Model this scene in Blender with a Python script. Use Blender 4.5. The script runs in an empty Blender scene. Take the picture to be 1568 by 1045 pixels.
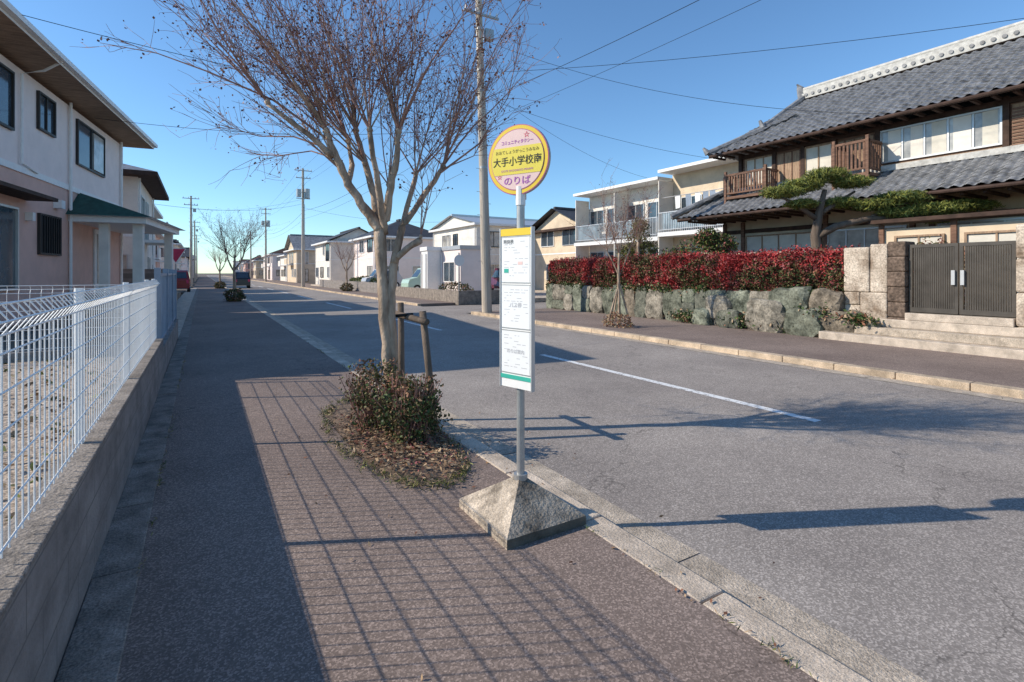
import bpy, bmesh, math, random
import numpy as np
from mathutils import Vector, Matrix, noise
random.seed(7); RNG=np.random.default_rng(7)
TH=math.radians(31.17); CT,ST=math.cos(TH),math.sin(TH)
SUNDIR=Vector((.90,-.436,0)).normalized(); EL=math.radians(32)
# ---------------------------------------------------------------- scene
sc=bpy.context.scene
w=bpy.data.worlds.new("World"); sc.world=w; w.use_nodes=True
nt=w.node_tree; bg=nt.nodes['Background']; sky=nt.nodes.new('ShaderNodeTexSky')
sky.sky_type='NISHITA'; sky.sun_disc=False; sky.sun_elevation=EL
sky.sun_rotation=math.atan2(-SUNDIR.x,-SUNDIR.y)%(2*math.pi)
sky.air_density=1.0; sky.dust_density=0.0; sky.ozone_density=1.6
tint=nt.nodes.new('ShaderNodeVectorMath'); tint.operation='MULTIPLY'; tint.inputs[1].default_value=(.86,1.17,1.40)
nt.links.new(sky.outputs[0],tint.inputs[0]); nt.links.new(tint.outputs[0],bg.inputs[0]); bg.inputs[1].default_value=0.132
sun=bpy.data.lights.new('sun','SUN'); sun.energy=5.0; sun.angle=math.radians(.4); sun.color=(1,.91,.77)
so=bpy.data.objects.new('sun',sun); sc.collection.objects.link(so)
dv=Vector((SUNDIR.x*math.cos(EL),SUNDIR.y*math.cos(EL),-math.sin(EL)))
so.rotation_euler=dv.to_track_quat('-Z','Y').to_euler(); so.location=(-20,10,30)
cam=bpy.data.cameras.new('camera'); co=bpy.data.objects.new('camera',cam); sc.collection.objects.link(co)
co.location=(0,0,1.55); co.rotation_euler=(math.radians(90),0,-TH); cam.lens=18.0; cam.sensor_width=36
cam.shift_y=-.0667; cam.clip_end=3000; cam.clip_start=.05; sc.camera=co
sc.view_settings.view_transform='Standard'; sc.view_settings.look='None'; sc.view_settings.exposure=0
# ---------------------------------------------------------------- materials
def nodes(m):
    m.use_nodes=True; return m.node_tree, m.node_tree.nodes, m.node_tree.links
def mat(name,col,rough=.8,ns=3.,na=.15,bump=0.,bs=30.,metal=0.,stretch=None,col2=None,spec=.3,fine=0):
    m=bpy.data.materials.new(name); t,n,l=nodes(m); b=n['Principled BSDF']
    b.inputs['Roughness'].default_value=rough; b.inputs['Metallic'].default_value=metal
    b.inputs['Specular IOR Level'].default_value=spec
    tc=n.new('ShaderNodeTexCoord'); mp=n.new('ShaderNodeMapping'); l.new(tc.outputs['Object'],mp.inputs[0])
    if stretch: mp.inputs['Scale'].default_value=stretch
    nz=n.new('ShaderNodeTexNoise'); nz.inputs['Scale'].default_value=ns; nz.inputs['Detail'].default_value=4; nz.inputs['Roughness'].default_value=.65
    l.new(mp.outputs[0],nz.inputs['Vector'])
    cr=n.new('ShaderNodeValToRGB'); l.new(nz.outputs[0],cr.inputs[0])
    c1=[max(0,c*(1-na)) for c in col]; c2=[min(1,c*(1+na)) for c in (col2 or col)]
    cr.color_ramp.elements[0].position=.32; cr.color_ramp.elements[1].position=.68
    cr.color_ramp.elements[0].color=(*c1,1); cr.color_ramp.elements[1].color=(*c2,1)
    out=cr.outputs[0]
    if fine:
        nf=n.new('ShaderNodeTexNoise'); nf.inputs['Scale'].default_value=fine; nf.inputs['Detail'].default_value=2
        l.new(tc.outputs['Object'],nf.inputs['Vector'])
        mr=n.new('ShaderNodeMapRange'); mr.inputs[1].default_value=.3; mr.inputs[2].default_value=.7; mr.inputs[3].default_value=.65; mr.inputs[4].default_value=1.35
        l.new(nf.outputs[0],mr.inputs[0])
        mx=n.new('ShaderNodeVectorMath'); mx.operation='SCALE'; l.new(out,mx.inputs[0]); l.new(mr.outputs[0],mx.inputs['Scale']); out=mx.outputs[0]
    l.new(out,b.inputs['Base Color'])
    if bump:
        nb=n.new('ShaderNodeTexNoise'); nb.inputs['Scale'].default_value=bs; nb.inputs['Detail'].default_value=3
        l.new(tc.outputs['Object'],nb.inputs['Vector']); bp=n.new('ShaderNodeBump'); bp.inputs['Strength'].default_value=bump; bp.inputs['Distance'].default_value=.02
        l.new(nb.outputs[0],bp.inputs['Height']); l.new(bp.outputs[0],b.inputs['Normal'])
    return m
def asphalt(name,col,warm,speck=.9,crack=True,vsc=95,mid=.10):
    m=bpy.data.materials.new(name); t,n,l=nodes(m); b=n['Principled BSDF']; b.inputs['Roughness'].default_value=.85; b.inputs['Specular IOR Level'].default_value=.2
    tc=n.new('ShaderNodeTexCoord')
    def N(s,d=3,r=.6):
        x=n.new('ShaderNodeTexNoise'); x.inputs['Scale'].default_value=s; x.inputs['Detail'].default_value=d; x.inputs['Roughness'].default_value=r; l.new(tc.outputs['Object'],x.inputs['Vector']); return x.outputs[0]
    cr=n.new('ShaderNodeValToRGB'); l.new(N(.45,5),cr.inputs[0]); e=cr.color_ramp.elements
    e[0].position=.3; e[1].position=.72; e[0].color=(*[c*.86 for c in col],1); e[1].color=(*[c*1.12 for c in warm],1)
    v=n.new('ShaderNodeTexVoronoi'); v.inputs['Scale'].default_value=vsc; l.new(tc.outputs['Object'],v.inputs['Vector'])
    vs=n.new('ShaderNodeSeparateColor'); l.new(v.outputs['Color'],vs.inputs[0])
    pw=n.new('ShaderNodeMath'); pw.operation='POWER'; pw.inputs[1].default_value=2.6; l.new(vs.outputs[0],pw.inputs[0])
    mr=n.new('ShaderNodeMapRange'); mr.inputs[1].default_value=0; mr.inputs[2].default_value=1; mr.inputs[3].default_value=1-speck*.26; mr.inputs[4].default_value=1+speck*.9; l.new(pw.outputs[0],mr.inputs[0])
    mr2=n.new('ShaderNodeMapRange'); mr2.inputs[1].default_value=.3; mr2.inputs[2].default_value=.7; mr2.inputs[3].default_value=1-mid; mr2.inputs[4].default_value=1+mid; l.new(N(5,4,.7),mr2.inputs[0])
    mm=n.new('ShaderNodeMath'); mm.operation='MULTIPLY'; l.new(mr.outputs[0],mm.inputs[0]); l.new(mr2.outputs[0],mm.inputs[1])
    fac=mm.outputs[0]
    if crack:
        vc=n.new('ShaderNodeTexVoronoi'); vc.feature='DISTANCE_TO_EDGE'; vc.inputs['Scale'].default_value=.42
        wn=n.new('ShaderNodeTexNoise'); wn.inputs['Scale'].default_value=2.2; wn.inputs['Detail'].default_value=4; l.new(tc.outputs['Object'],wn.inputs['Vector'])
        va=n.new('ShaderNodeVectorMath'); va.operation='ADD'; l.new(tc.outputs['Object'],va.inputs[0])
        vm=n.new('ShaderNodeVectorMath'); vm.operation='SCALE'; vm.inputs['Scale'].default_value=.9; l.new(wn.outputs['Color'],vm.inputs[0]); l.new(vm.outputs[0],va.inputs[1]); l.new(va.outputs[0],vc.inputs['Vector'])
        mc=n.new('ShaderNodeMapRange'); mc.inputs[1].default_value=0; mc.inputs[2].default_value=.005; mc.inputs[3].default_value=.6; mc.inputs[4].default_value=1; l.new(vc.outputs['Distance'],mc.inputs[0])
        gate=n.new('ShaderNodeMapRange'); gate.inputs[1].default_value=.46; gate.inputs[2].default_value=.53; l.new(N(.35,1),gate.inputs[0])
        mxx=n.new('ShaderNodeMath'); mxx.operation='MAXIMUM'; l.new(mc.outputs[0],mxx.inputs[0]); l.new(gate.outputs[0],mxx.inputs[1])
        m3=n.new('ShaderNodeMath'); m3.operation='MULTIPLY'; l.new(fac,m3.inputs[0]); l.new(mxx.outputs[0],m3.inputs[1]); fac=m3.outputs[0]
    sx=n.new('ShaderNodeVectorMath'); sx.operation='SCALE'; l.new(cr.outputs[0],sx.inputs[0]); l.new(fac,sx.inputs['Scale'])
    l.new(sx.outputs[0],b.inputs['Base Color'])
    bp=n.new('ShaderNodeBump'); bp.inputs['Strength'].default_value=.15; bp.inputs['Distance'].default_value=.003; l.new(v.outputs['Distance'],bp.inputs['Height']); l.new(bp.outputs[0],b.inputs['Normal'])
    return m
def blockwall(name,col,mortar,bw=.4,bh=.19,axis='Y'):
    m=mat(name,col,.9,2.5,.3,.4,60,stretch=(1,1,2)); t,n,l=nodes(m); b=n['Principled BSDF']; src=b.inputs['Base Color'].links[0].from_socket
    tc=n.new('ShaderNodeTexCoord'); sp=n.new('ShaderNodeSeparateXYZ'); cb=n.new('ShaderNodeCombineXYZ'); l.new(tc.outputs['Object'],sp.inputs[0]); l.new(sp.outputs[axis],cb.inputs[0]); l.new(sp.outputs['Z'],cb.inputs[1])
    br=n.new('ShaderNodeTexBrick'); l.new(cb.outputs[0],br.inputs['Vector']); br.inputs['Scale'].default_value=1; br.inputs['Brick Width'].default_value=bw; br.inputs['Row Height'].default_value=bh; br.inputs['Mortar Size'].default_value=.005
    l.new(src,br.inputs['Color1']); l.new(src,br.inputs['Color2']); br.inputs['Mortar'].default_value=(*mortar,1); l.new(br.outputs[0],b.inputs['Base Color']); return m
def glass(name='window_glass',col=(.05,.07,.09),rough=.08):
    return mat(name,col,rough,1.2,.5,spec=.8)
M={}
M['road']=asphalt('road_asphalt',(.275,.24,.215),(.31,.272,.24),.8,True,120,.07)
M['walk']=asphalt('sidewalk_asphalt',(.205,.155,.132),(.24,.185,.155),.85,True,125,.08)
M['conc']=mat('concrete',(.50,.42,.34),.9,4,.3,.4,50,fine=160)
M['kerb']=mat('kerb_concrete',(.52,.43,.34),.9,3,.33,.4,60,fine=180)
M['kerb2']=mat('kerb_stained',(.50,.39,.28),.9,2,.4,.5,60,fine=120)
M['gutter']=mat('gutter_concrete',(.44,.37,.295),.9,6,.3,.5,90,fine=110)
M['block']=blockwall('block_wall',(.26,.235,.22),(.18,.165,.155))
M['cap']=mat('wall_cap',(.25,.215,.185),.9,5,.4,.5,60,fine=90)
M['ground']=mat('ground_soil',(.16,.13,.10),.95,.6,.4,.5,20)
M['gravel']=mat('gravel',(.36,.28,.21),.95,25,.5,.9,40,fine=60,col2=(.43,.35,.28))
M['white']=mat('white_paint',(.82,.80,.77),.5,8,.05)
M['wirew']=mat('fence_white_coating',(.82,.82,.81),.4,8,.05)
M['galv']=mat('galvanised_steel',(.42,.42,.41),.45,12,.15,metal=.6)
M['pole']=mat('pole_concrete',(.50,.43,.35),.85,2,.2,.2,40,stretch=(3,3,.4))
M['black']=mat('black_rubber',(.02,.02,.02),.7)
M['dark']=mat('dark_metal',(.04,.036,.034),.5)
M['gate']=mat('gate_bronze_aluminium',(.085,.075,.065),.45,4,.2,metal=.3)
M['glass']=glass(); M['glassb']=glass('curtained_glass',(.42,.40,.36),.12)
M['bglass']=glass('balcony_frosted_glass',(.30,.38,.42),.2)
M['shoji']=mat('paper_screen',(.66,.61,.52),.7,2,.12)
M['alu']=mat('aluminium_frame',(.55,.55,.55),.4,5,.05,metal=.5)
M['wood']=mat('weathered_wood',(.19,.105,.07),.8,3,.4,.3,30,stretch=(1,1,6))
M['woodd']=mat('dark_wood',(.065,.038,.028),.8,4,.4,.2,30)
M['woodl']=mat('pale_wood',(.35,.235,.155),.8,3,.35,.3,30,stretch=(1,6,1))
M['cream']=mat('cream_plaster',(.68,.55,.40),.9,1.2,.14,.15,60)
M['plw']=mat('white_plaster',(.79,.73,.65),.9,1.5,.1,.1,60)
M['pink']=mat('pink_siding',(.70,.45,.37),.85,2,.08,.2,80)
M['lav']=mat('lavender_siding',(.86,.74,.69),.85,2,.05,.2,80)
M['tile']=mat('grey_kawara_tile',(.20,.20,.205),.5,3.5,.5,.2,25,spec=.45)
M['tiled']=mat('dark_tile',(.06,.058,.062),.6,3,.3,.2,25)
M['tilem']=mat('ridge_mortar',(.52,.50,.46),.8,5,.25,.2,30)
M['green']=mat('green_slate',(.03,.09,.075),.6,6,.3,.2,30)
M['bark']=mat('smooth_bark',(.28,.19,.13),.8,9,.35,.5,30,stretch=(1,1,.25),col2=(.44,.33,.24))
M['twig']=mat('twig_bark',(.32,.18,.14),.8,9,.35)
M['pod']=mat('seed_pod',(.14,.06,.045),.8,9,.4)
M['post']=mat('stake_wood',(.14,.105,.08),.9,6,.4,.4,40,stretch=(1,1,.2))
def leafm(name,c,tr=0):
    m=mat(name,c,.55,2.0,.35); m.node_tree.nodes['Principled BSDF'].inputs['Specular IOR Level'].default_value=.2
    return m
L=dict(g=leafm('leaf_green',(.075,.115,.035)),g2=leafm('leaf_dark_green',(.035,.06,.02)),yg=leafm('leaf_yellow_green',(.19,.20,.055)),r=leafm('leaf_red',(.34,.04,.04)),
 rb=leafm('leaf_russet',(.22,.10,.06)),br=leafm('leaf_brown',(.24,.15,.085)),tan=leafm('leaf_tan',(.38,.27,.165)),pine=leafm('pine_needle',(.24,.25,.055)),pk=leafm('leaf_pink_red',(.32,.10,.10)),gb=leafm('leaf_olive',(.13,.12,.05)),dr=leafm('leaf_dark_red',(.15,.035,.03)))
# ---------------------------------------------------------------- builders
def empty(name,loc=(0,0,0),rz=0,parent=None):
    e=bpy.data.objects.new(name,None); e.empty_display_size=.2; e.location=loc; e.rotation_euler=(0,0,rz); sc.collection.objects.link(e)
    if parent: e.parent=parent
    return e
class MB:
    def __init__(s): s.v=[]; s.f=[]; s.mi=[]; s.m=[]
    def idx(s,m):
        if isinstance(m,str): m=M[m]
        if m not in s.m: s.m.append(m)
        return s.m.index(m)
    def poly(s,pts,m):
        o=len(s.v); s.v+= [tuple(p) for p in pts]; s.f.append(list(range(o,o+len(pts)))); s.mi.append(s.idx(m)); return s
    def box(s,x0,x1,y0,y1,z0,z1,m):
        o=len(s.v); s.v+=[(x0,y0,z0),(x1,y0,z0),(x1,y1,z0),(x0,y1,z0),(x0,y0,z1),(x1,y0,z1),(x1,y1,z1),(x0,y1,z1)]
        for f in ((0,3,2,1),(4,5,6,7),(0,1,5,4),(1,2,6,5),(2,3,7,6),(3,0,4,7)): s.f.append([o+i for i in f]); s.mi.append(s.idx(m))
        return s
    def tube(s,pts,rad,m,n=6,cap=True):
        pts=[Vector(p) for p in pts]; o=len(s.v); k=s.idx(m)
        if not hasattr(rad,'__len__'): rad=[rad]*len(pts)
        for i,p in enumerate(pts):
            d=(pts[min(i+1,len(pts)-1)]-pts[max(i-1,0)])
            if d.length<1e-9: d=Vector((0,0,1))
            d.normalize(); a=d.cross(Vector((0,0,1)) if abs(d.z)<.9 else Vector((1,0,0))).normalized(); b=d.cross(a)
            for j in range(n):
                t=2*math.pi*j/n; s.v.append(tuple(p+(a*math.cos(t)+b*math.sin(t))*rad[i]))
        for i in range(len(pts)-1):
            for j in range(n):
                j2=(j+1)%n; s.f.append([o+i*n+j,o+i*n+j2,o+(i+1)*n+j2,o+(i+1)*n+j]); s.mi.append(k)
        if cap:
            s.f.append([o+j for j in range(n)][::-1]); s.mi.append(k); q=o+(len(pts)-1)*n; s.f.append([q+j for j in range(n)]); s.mi.append(k)
        return s
    def obj(s,name,parent=None,smooth=False,bevel=0):
        me=bpy.data.meshes.new(name); me.from_pydata(s.v,[],s.f); 
        for m in s.m: me.materials.append(m)
        me.polygons.foreach_set('material_index',s.mi)
        if smooth: me.polygons.foreach_set('use_smooth',[True]*len(s.f))
        me.update(); o=bpy.data.objects.new(name,me); sc.collection.objects.link(o)
        if parent: o.parent=parent
        if bevel:
            b=o.modifiers.new('bevel','BEVEL'); b.width=bevel; b.segments=2; b.limit_method='ANGLE'
        return o
def leaves(name,C,size,mats,pr,parent=None,aspect=.5,flat=0,seed=1,midx=None):
    r=np.random.default_rng(seed); C=np.asarray(C,float); N=len(C)
    a=r.normal(size=(N,3)); a[:,2]*=(1-flat); a/=np.linalg.norm(a,axis=1)[:,None]
    b=r.normal(size=(N,3)); b[:,2]*=(1-flat); b=np.cross(a,b) if not flat else b-(a*b).sum(1)[:,None]*a; b/=np.linalg.norm(b,axis=1)[:,None]
    s=(size*r.uniform(.6,1.35,N))[:,None]
    V=np.stack([C-a*s,C+b*s*aspect,C+a*s,C-b*s*aspect],1).reshape(-1,3)
    me=bpy.data.meshes.new(name); me.vertices.add(4*N); me.vertices.foreach_set('co',V.ravel()); me.loops.add(4*N); me.loops.foreach_set('vertex_index',np.arange(4*N))
    me.polygons.add(N); me.polygons.foreach_set('loop_start',np.arange(0,4*N,4)); me.polygons.foreach_set('loop_total',np.full(N,4))
    for m in mats: me.materials.append(m)
    if midx is None: midx=r.choice(len(mats),N,p=np.array(pr)/sum(pr))
    me.polygons.foreach_set('material_index',np.asarray(midx,dtype=np.int32)); me.update(calc_edges=True); me.validate()
    o=bpy.data.objects.new(name,me); sc.collection.objects.link(o)
    if parent: o.parent=parent
    return o
def nz(p,s): return noise.noise(Vector(p)*s)
# ---------------------------------------------------------------- ground
MB().poly([(-1500,-1500,-.14),(1500,-1500,-.14),(1500,1500,-.14),(-1500,1500,-.14)],'ground').obj('ground')
MB().poly([(2.1,-40,-.1),(9.2,-40,-.1),(9.2,400,-.1),(2.1,400,-.1)],'road').obj('road')
MB().poly([(9.0,18.9,-.104),(90,18.9,-.104),(90,23.6,-.104),(9.0,23.6,-.104)],'road').obj('side_road')
MB().box(-.8,2.0,-20,300,-.13,0,'walk').obj('sidewalk')
b=MB(); 
b.box(9.35,13.2,-20,18.3,-.13,0,'walk').box(9.35,13.0,24.2,300,-.13,0,'walk').obj('sidewalk')
# kerbs
def kerbs(x0,x1,y0,y1,step,zt,m,name='kerb'):
    b=MB(); y=y0
    while y<y1:
        b.box(x0+random.uniform(-.004,.004),x1+random.uniform(-.004,.004),y+.005,min(y+step,y1)-.005,-.13,zt+random.uniform(-.003,.003),m); y+=step
    return b.obj(name,bevel=.012)
kerbs(2.0,2.18,-2,80,.9,.004,'kerb')
kerbs(9.15,9.35,-8,18.3,.9,.012,'kerb2'); kerbs(9.15,9.35,24.2,90,.9,.012,'kerb2')
MB().box(2.0,2.18,80,300,-.13,.004,'kerb').box(9.15,9.35,90,300,-.13,.01,'kerb2').obj('kerb')
b=MB(); y=-2
while y<60: b.poly([(2.18,y+.004,-.094),(2.50,y+.004,-.096),(2.50,y+1.99,-.096),(2.18,y+1.99,-.094)],'gutter'); y+=2
b.obj('road_gutter')
b=MB(); y=-8
while y<18: b.poly([(8.85,y+.004,-.095),(9.15,y+.004,-.094),(9.15,y+1.99,-.094),(8.85,y+1.99,-.095)],'gutter'); y+=2
b.obj('road_gutter')
kerbs(-.48,-.28,-3,60,.9,.012,'cap','gutter_cover')
# road marking worn
m=bpy.data.materials.new('worn_road_paint'); t,n,l=nodes(m); bb=n['Principled BSDF']; bb.inputs['Roughness'].default_value=.7
tc=n.new('ShaderNodeTexCoord'); z=n.new('ShaderNodeTexNoise'); z.inputs['Scale'].default_value=18; z.inputs['Detail'].default_value=5; z.inputs['Roughness'].default_value=.75; l.new(tc.outputs['Object'],z.inputs['Vector'])
cr=n.new('ShaderNodeValToRGB'); l.new(z.outputs[0],cr.inputs[0]); cr.color_ramp.elements[0].position=.40; cr.color_ramp.elements[0].color=(.28,.26,.24,1); cr.color_ramp.elements[1].position=.47; cr.color_ramp.elements[1].color=(.78,.77,.75,1); l.new(cr.outputs[0],bb.inputs['Base Color'])
M['paint']=m
b=MB()
for y0 in (-7,3.1,13.6,24,34,44,54,64,74,84,94): 
    y1=y0+5.4
    b.poly([(5.78,y0,-.0965),(5.91,y0,-.0965),(5.91,y1,-.0965),(5.78,y1,-.0965)],'paint')
b.obj('road_marking')
# ---------------------------------------------------------------- left lot, wall and mesh fence
b=MB(); b.box(-.62,-.48,-3,8.9,-.13,.585,'block').obj('block_wall')
MB().box(-.625,-.475,-3,8.9,.587,.612,'cap').obj('wall_cap_course',bevel=.006)
b=MB(); nx,ny=40,26
gx=[-30+29.38*(i/nx)**.6 for i in range(nx+1)]; gy=[-4+14*(j/ny) for j in range(ny+1)]
for i in range(nx):
    for j in range(ny):
        P=[(gx[i],gy[j]),(gx[i+1],gy[j]),(gx[i+1],gy[j+1]),(gx[i],gy[j+1])]
        b.poly([(x,y,.40+.05*nz((x,y,0),1.1)) for x,y in P],'gravel')
b.obj('gravel_lot')
C=[(-random.random()**1.8*9-.65,random.uniform(-1,9),.42+random.uniform(-.01,.03)) for _ in range(2600)]
leaves('weeds_and_dry_leaves',C,.035,[L['tan'],L['br'],L['gb'],L['yg']],[4,4,2,2],flat=.6,seed=3)
def meshfence(name,p0,p1,z0,z1,posts,mat_='wirew',vs=.075,hs=.125,r=.0031,wave=True,pr=.022):
    e=empty(name); p0=Vector((*p0,0)); p1=Vector((*p1,0)); d=p1-p0; Ln=d.length; d/=Ln; nn=Vector((d.y,-d.x,0))
    b=MB(); k=int(Ln/vs)
    for i in range(k+1):
        p=p0+d*(i*vs)
        pts=[p+Vector((0,0,z0+.02)),p+Vector((0,0,z1-.10))]
        if wave: pts+=[p+nn*.035+Vector((0,0,z1-.05)),p+Vector((0,0,z1))]
        else: pts+=[p+Vector((0,0,z1))]
        b.tube(pts,r,mat_,4,cap=False)
    hz=[]; z=z0+.05
    while z<z1-.1: hz.append((z,0)); z+=hs
    hz+=[(z1-.10,0),(z1-.05,.035),(z1,0)] if wave else [(z1,0)]
    for z,of in hz: b.tube([p0+nn*(of+.004)+Vector((0,0,z)),p1+nn*(of+.004)+Vector((0,0,z))],r*1.35,mat_,4)
    b.obj('mesh_panel',e)
    b=MB()
    for t_ in posts:
        p=p0+d*t_+nn*-.03; b.tube([p+Vector((0,0,z0-.1)),p+Vector((0,0,z1+.015))],pr,mat_,10)
    b.obj('posts',e,smooth=False); return e
meshfence('mesh_fence',(-.55,-2.4),(-.55,8.7),.615,1.45,[.05,2.05,4.05,6.05,8.05,10.05,11.05])
meshfence('mesh_fence',(-.6,8.95),(-22,8.95),.5,1.38,[.1+2*i for i in range(11)],vs=.11)
MB().box(-22,-.63,8.9,9.05,-.1,.52,'block').obj('block_wall')
M['bluegrey']=mat('blue_grey_paint',(.26,.31,.38),.5)
b=MB(); b.box(-.62,-.49,9.07,14.5,-.1,.45,'block').obj('block_wall')
e=empty('gate_fence'); b=MB()
for i in range(46): b.box(-.57,-.545,9.1+i*.12,9.125+i*.12,.46,1.5,'bluegrey')
b.box(-.58,-.535,9.1,14.5,1.50,1.54,'bluegrey').box(-.58,-.535,9.1,14.5,.50,.53,'bluegrey'); 
for y in (9.1,11,12.9,14.5): b.box(-.6,-.52,y-.04,y+.04,.45,1.62,'bluegrey')
b.obj('bars',e)
# ---------------------------------------------------------------- generic parts
def window(b,ax,c,u0,u1,z0,z1,out,frame='alu',gl='glass',div=1,fw=.05):
    def bx(ua,ub,za,zb,o0,o1,m):
        lo,hi=sorted((c+out*o0,c+out*o1))
        if ax=='x': b.box(lo,hi,ua,ub,za,zb,m)
        else: b.box(ua,ub,lo,hi,za,zb,m)
    bx(u0,u1,z0,z1,.003,.02,gl)
    bx(u0-fw,u0,z0-fw,z1+fw,.002,.07,frame); bx(u1,u1+fw,z0-fw,z1+fw,.002,.07,frame)
    bx(u0,u1,z0-fw,z0,.002,.07,frame); bx(u0,u1,z1,z1+fw,.002,.07,frame)
    for i in range(1,div+1):
        u=u0+(u1-u0)*i/(div+1); bx(u-fw*.4,u+fw*.4,z0,z1,.021,.05,frame)
def tileslope(b,e0,e1,up,Ls,m,cut0=0,cut1=0,pr=.28,row=.26,amp=.035,cs=5):
    e0=Vector(e0); e1=Vector(e1); up=Vector(up).normalized(); d=(e1-e0); W=d.length; d/=W; nrm=d.cross(up).normalized()
    if nrm.z<0: nrm=-nrm
    rows=int(Ls/row); cols=int(W/pr*cs); k=b.idx(m)
    grid={}
    for r in range(rows):
        for s_ in (0,1):
            v=(r+s_)*row if s_==0 else (r+1)*row
            v=min(v,Ls); f=v/Ls; lo=cut0*f; hi=W-cut1*f
            o=len(b.v)
            for c in range(cols+1):
                u=W*c/cols; u=min(max(u,lo),hi)
                ph=(u/pr)%1; h=amp*(math.cos(2*math.pi*ph)*.7 + (.5 if ph<.25 or ph>.75 else 0))
                p=e0+d*u+up*v+nrm*(h+(.03 if s_==0 else 0.0)); b.v.append(tuple(p))
            grid[(r,s_)]=o
        for c in range(cols):
            a=grid[(r,0)]+c; q=grid[(r,1)]+c; b.f.append([a,a+1,q+1,q]); b.mi.append(k)
        if r>0:
            for c in range(cols):
                a=grid[(r-1,1)]+c; q=grid[(r,0)]+c; b.f.append([a,a+1,q+1,q]); b.mi.append(k)
def hiproof(b,x0,x1,y0,y1,ze,zr,ov,m,hip=True,along='y',fascia='white'):
    X0,X1,Y0,Y1=x0-ov,x1+ov,y0-ov,y1+ov
    if along=='y':
        xm=(X0+X1)/2; h=(X1-X0)/2 if hip else 0; a=(xm,Y0+h,zr); c=(xm,Y1-h,zr)
        b.poly([(X1,Y0,ze),(X1,Y1,ze),c,a],m); b.poly([(X0,Y1,ze),(X0,Y0,ze),a,c],m)
        if hip: b.poly([(X0,Y0,ze),(X1,Y0,ze),a],m); b.poly([(X1,Y1,ze),(X0,Y1,ze),c],m)
    else:
        ym=(Y0+Y1)/2; h=(Y1-Y0)/2 if hip else 0; a=(X0+h,ym,zr); c=(X1-h,ym,zr)
        b.poly([(X0,Y0,ze),(X1,Y0,ze),c,a],m); b.poly([(X1,Y1,ze),(X0,Y1,ze),a,c],m)
        if hip: b.poly([(X0,Y1,ze),(X0,Y0,ze),a],m); b.poly([(X1,Y0,ze),(X1,Y1,ze),c],m)
    for s in ((X0,X1,Y0,Y0+.04),(X0,X1,Y1-.04,Y1),(X0,X0+.04,Y0+.04,Y1-.04),(X1-.04,X1,Y0+.04,Y1-.04)): b.box(*s,ze-.18,ze-.004,fascia)
    b.poly([(X0+.04,Y0+.04,ze-.17),(X1-.04,Y0+.04,ze-.17),(X1-.04,Y1-.04,ze-.17),(X0+.04,Y1-.04,ze-.17)],fascia)
def house(name,x0,x1,y0,y1,zb,ze,zr,wall,roof,hip=False,along='y',ov=.5,faces='xy',flat=False,side=-1,seed=0,fascia='white'):
    rr=random.Random(seed); e=empty(name); b=MB(); b.box(x0,x1,y0,y1,zb-.3,ze-.18 if not flat else ze,wall)
    if not flat and not hip:
        if along=='y':
            xm=(x0+x1)/2
            for y in (y0,y1): b.poly([(x0,y,ze-.18),(x1,y,ze-.18),(x1,y,ze),(xm,y,zr-.05),(x0,y,ze)],wall)
        else:
            ym=(y0+y1)/2
            for x in (x0,x1): b.poly([(x,y0,ze-.18),(x,y1,ze-.18),(x,y1,ze),(x,ym,zr-.05),(x,y0,ze)],wall)
    b.obj('walls',e)
    b=MB()
    if flat: b.box(x0-.08,x1+.08,y0-.08,y1+.08,ze,ze+.25,roof)
    else:
        hiproof(b,x0,x1,y0,y1,ze,zr,ov,roof,hip,along,fascia)
        xm,ym=(x0+x1)/2,(y0+y1)/2
        if along=='y': h=(x1-x0)/2 if hip else 0; b.box(xm-.12,xm+.12,y0-ov*.5+h,y1+ov*.5-h,zr-.02,zr+.14,roof)
        else: h=(y1-y0)/2 if hip else 0; b.box(x0-ov*.5+h,x1+ov*.5-h,ym-.12,ym+.12,zr-.02,zr+.14,roof)
    b.obj('roof',e)
    b=MB(); st=[(zb+.9,zb+2.1)]
    if ze-zb>4.2: st.append((zb+3.6,zb+4.8))
    for (za,zc) in st:
        for ax,c,ua,ub,out in (('x',x0 if side<0 else x1,y0,y1,side),('y',y0,x0,x1,-1)):
            u=ua+.8
            while u<ub-1.8:
                wd=rr.choice((.8,1.6,1.7)); lo=za if rr.random()<.65 else za-.7
                if rr.random()<.85: window(b,ax,c,u,min(u+wd,ub-.4),max(lo,zb+.2),zc,out,gl=rr.choice(('glass','glassb')),frame=rr.choice(('alu','dark','white')))
                u+=wd+rr.uniform(.7,1.6)
    if ze-zb>4.2 and not flat:
        b.box(x0-.02,x1+.02,y0-.02,y1+.02,zb+2.9,zb+3.0,'white')
    xs=x0 if side<0 else x1
    b.tube([(xs+side*.06,y0+.15,zb),(xs+side*.06,y0+.15,ze-.2)],.04,'white',6); b.tube([(xs+side*.06,y1-.15,zb),(xs+side*.06,y1-.15,ze-.2)],.04,'white',6)
    if ze-zb>4.2 and rr.random()<.6:
        ya=rr.uniform(y0+.5,y1-4); xa,xb=sorted((xs,xs+side*1.0)); b.box(xa,xb,ya,ya+3,zb+2.75,zb+2.88,'white')
        xo=xs+side*1.0; b.box(min(xo,xo-side*.05),max(xo,xo-side*.05),ya,ya+3,zb+2.88,zb+3.75,wall)
    b.obj('windows',e); 
    return e
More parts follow.
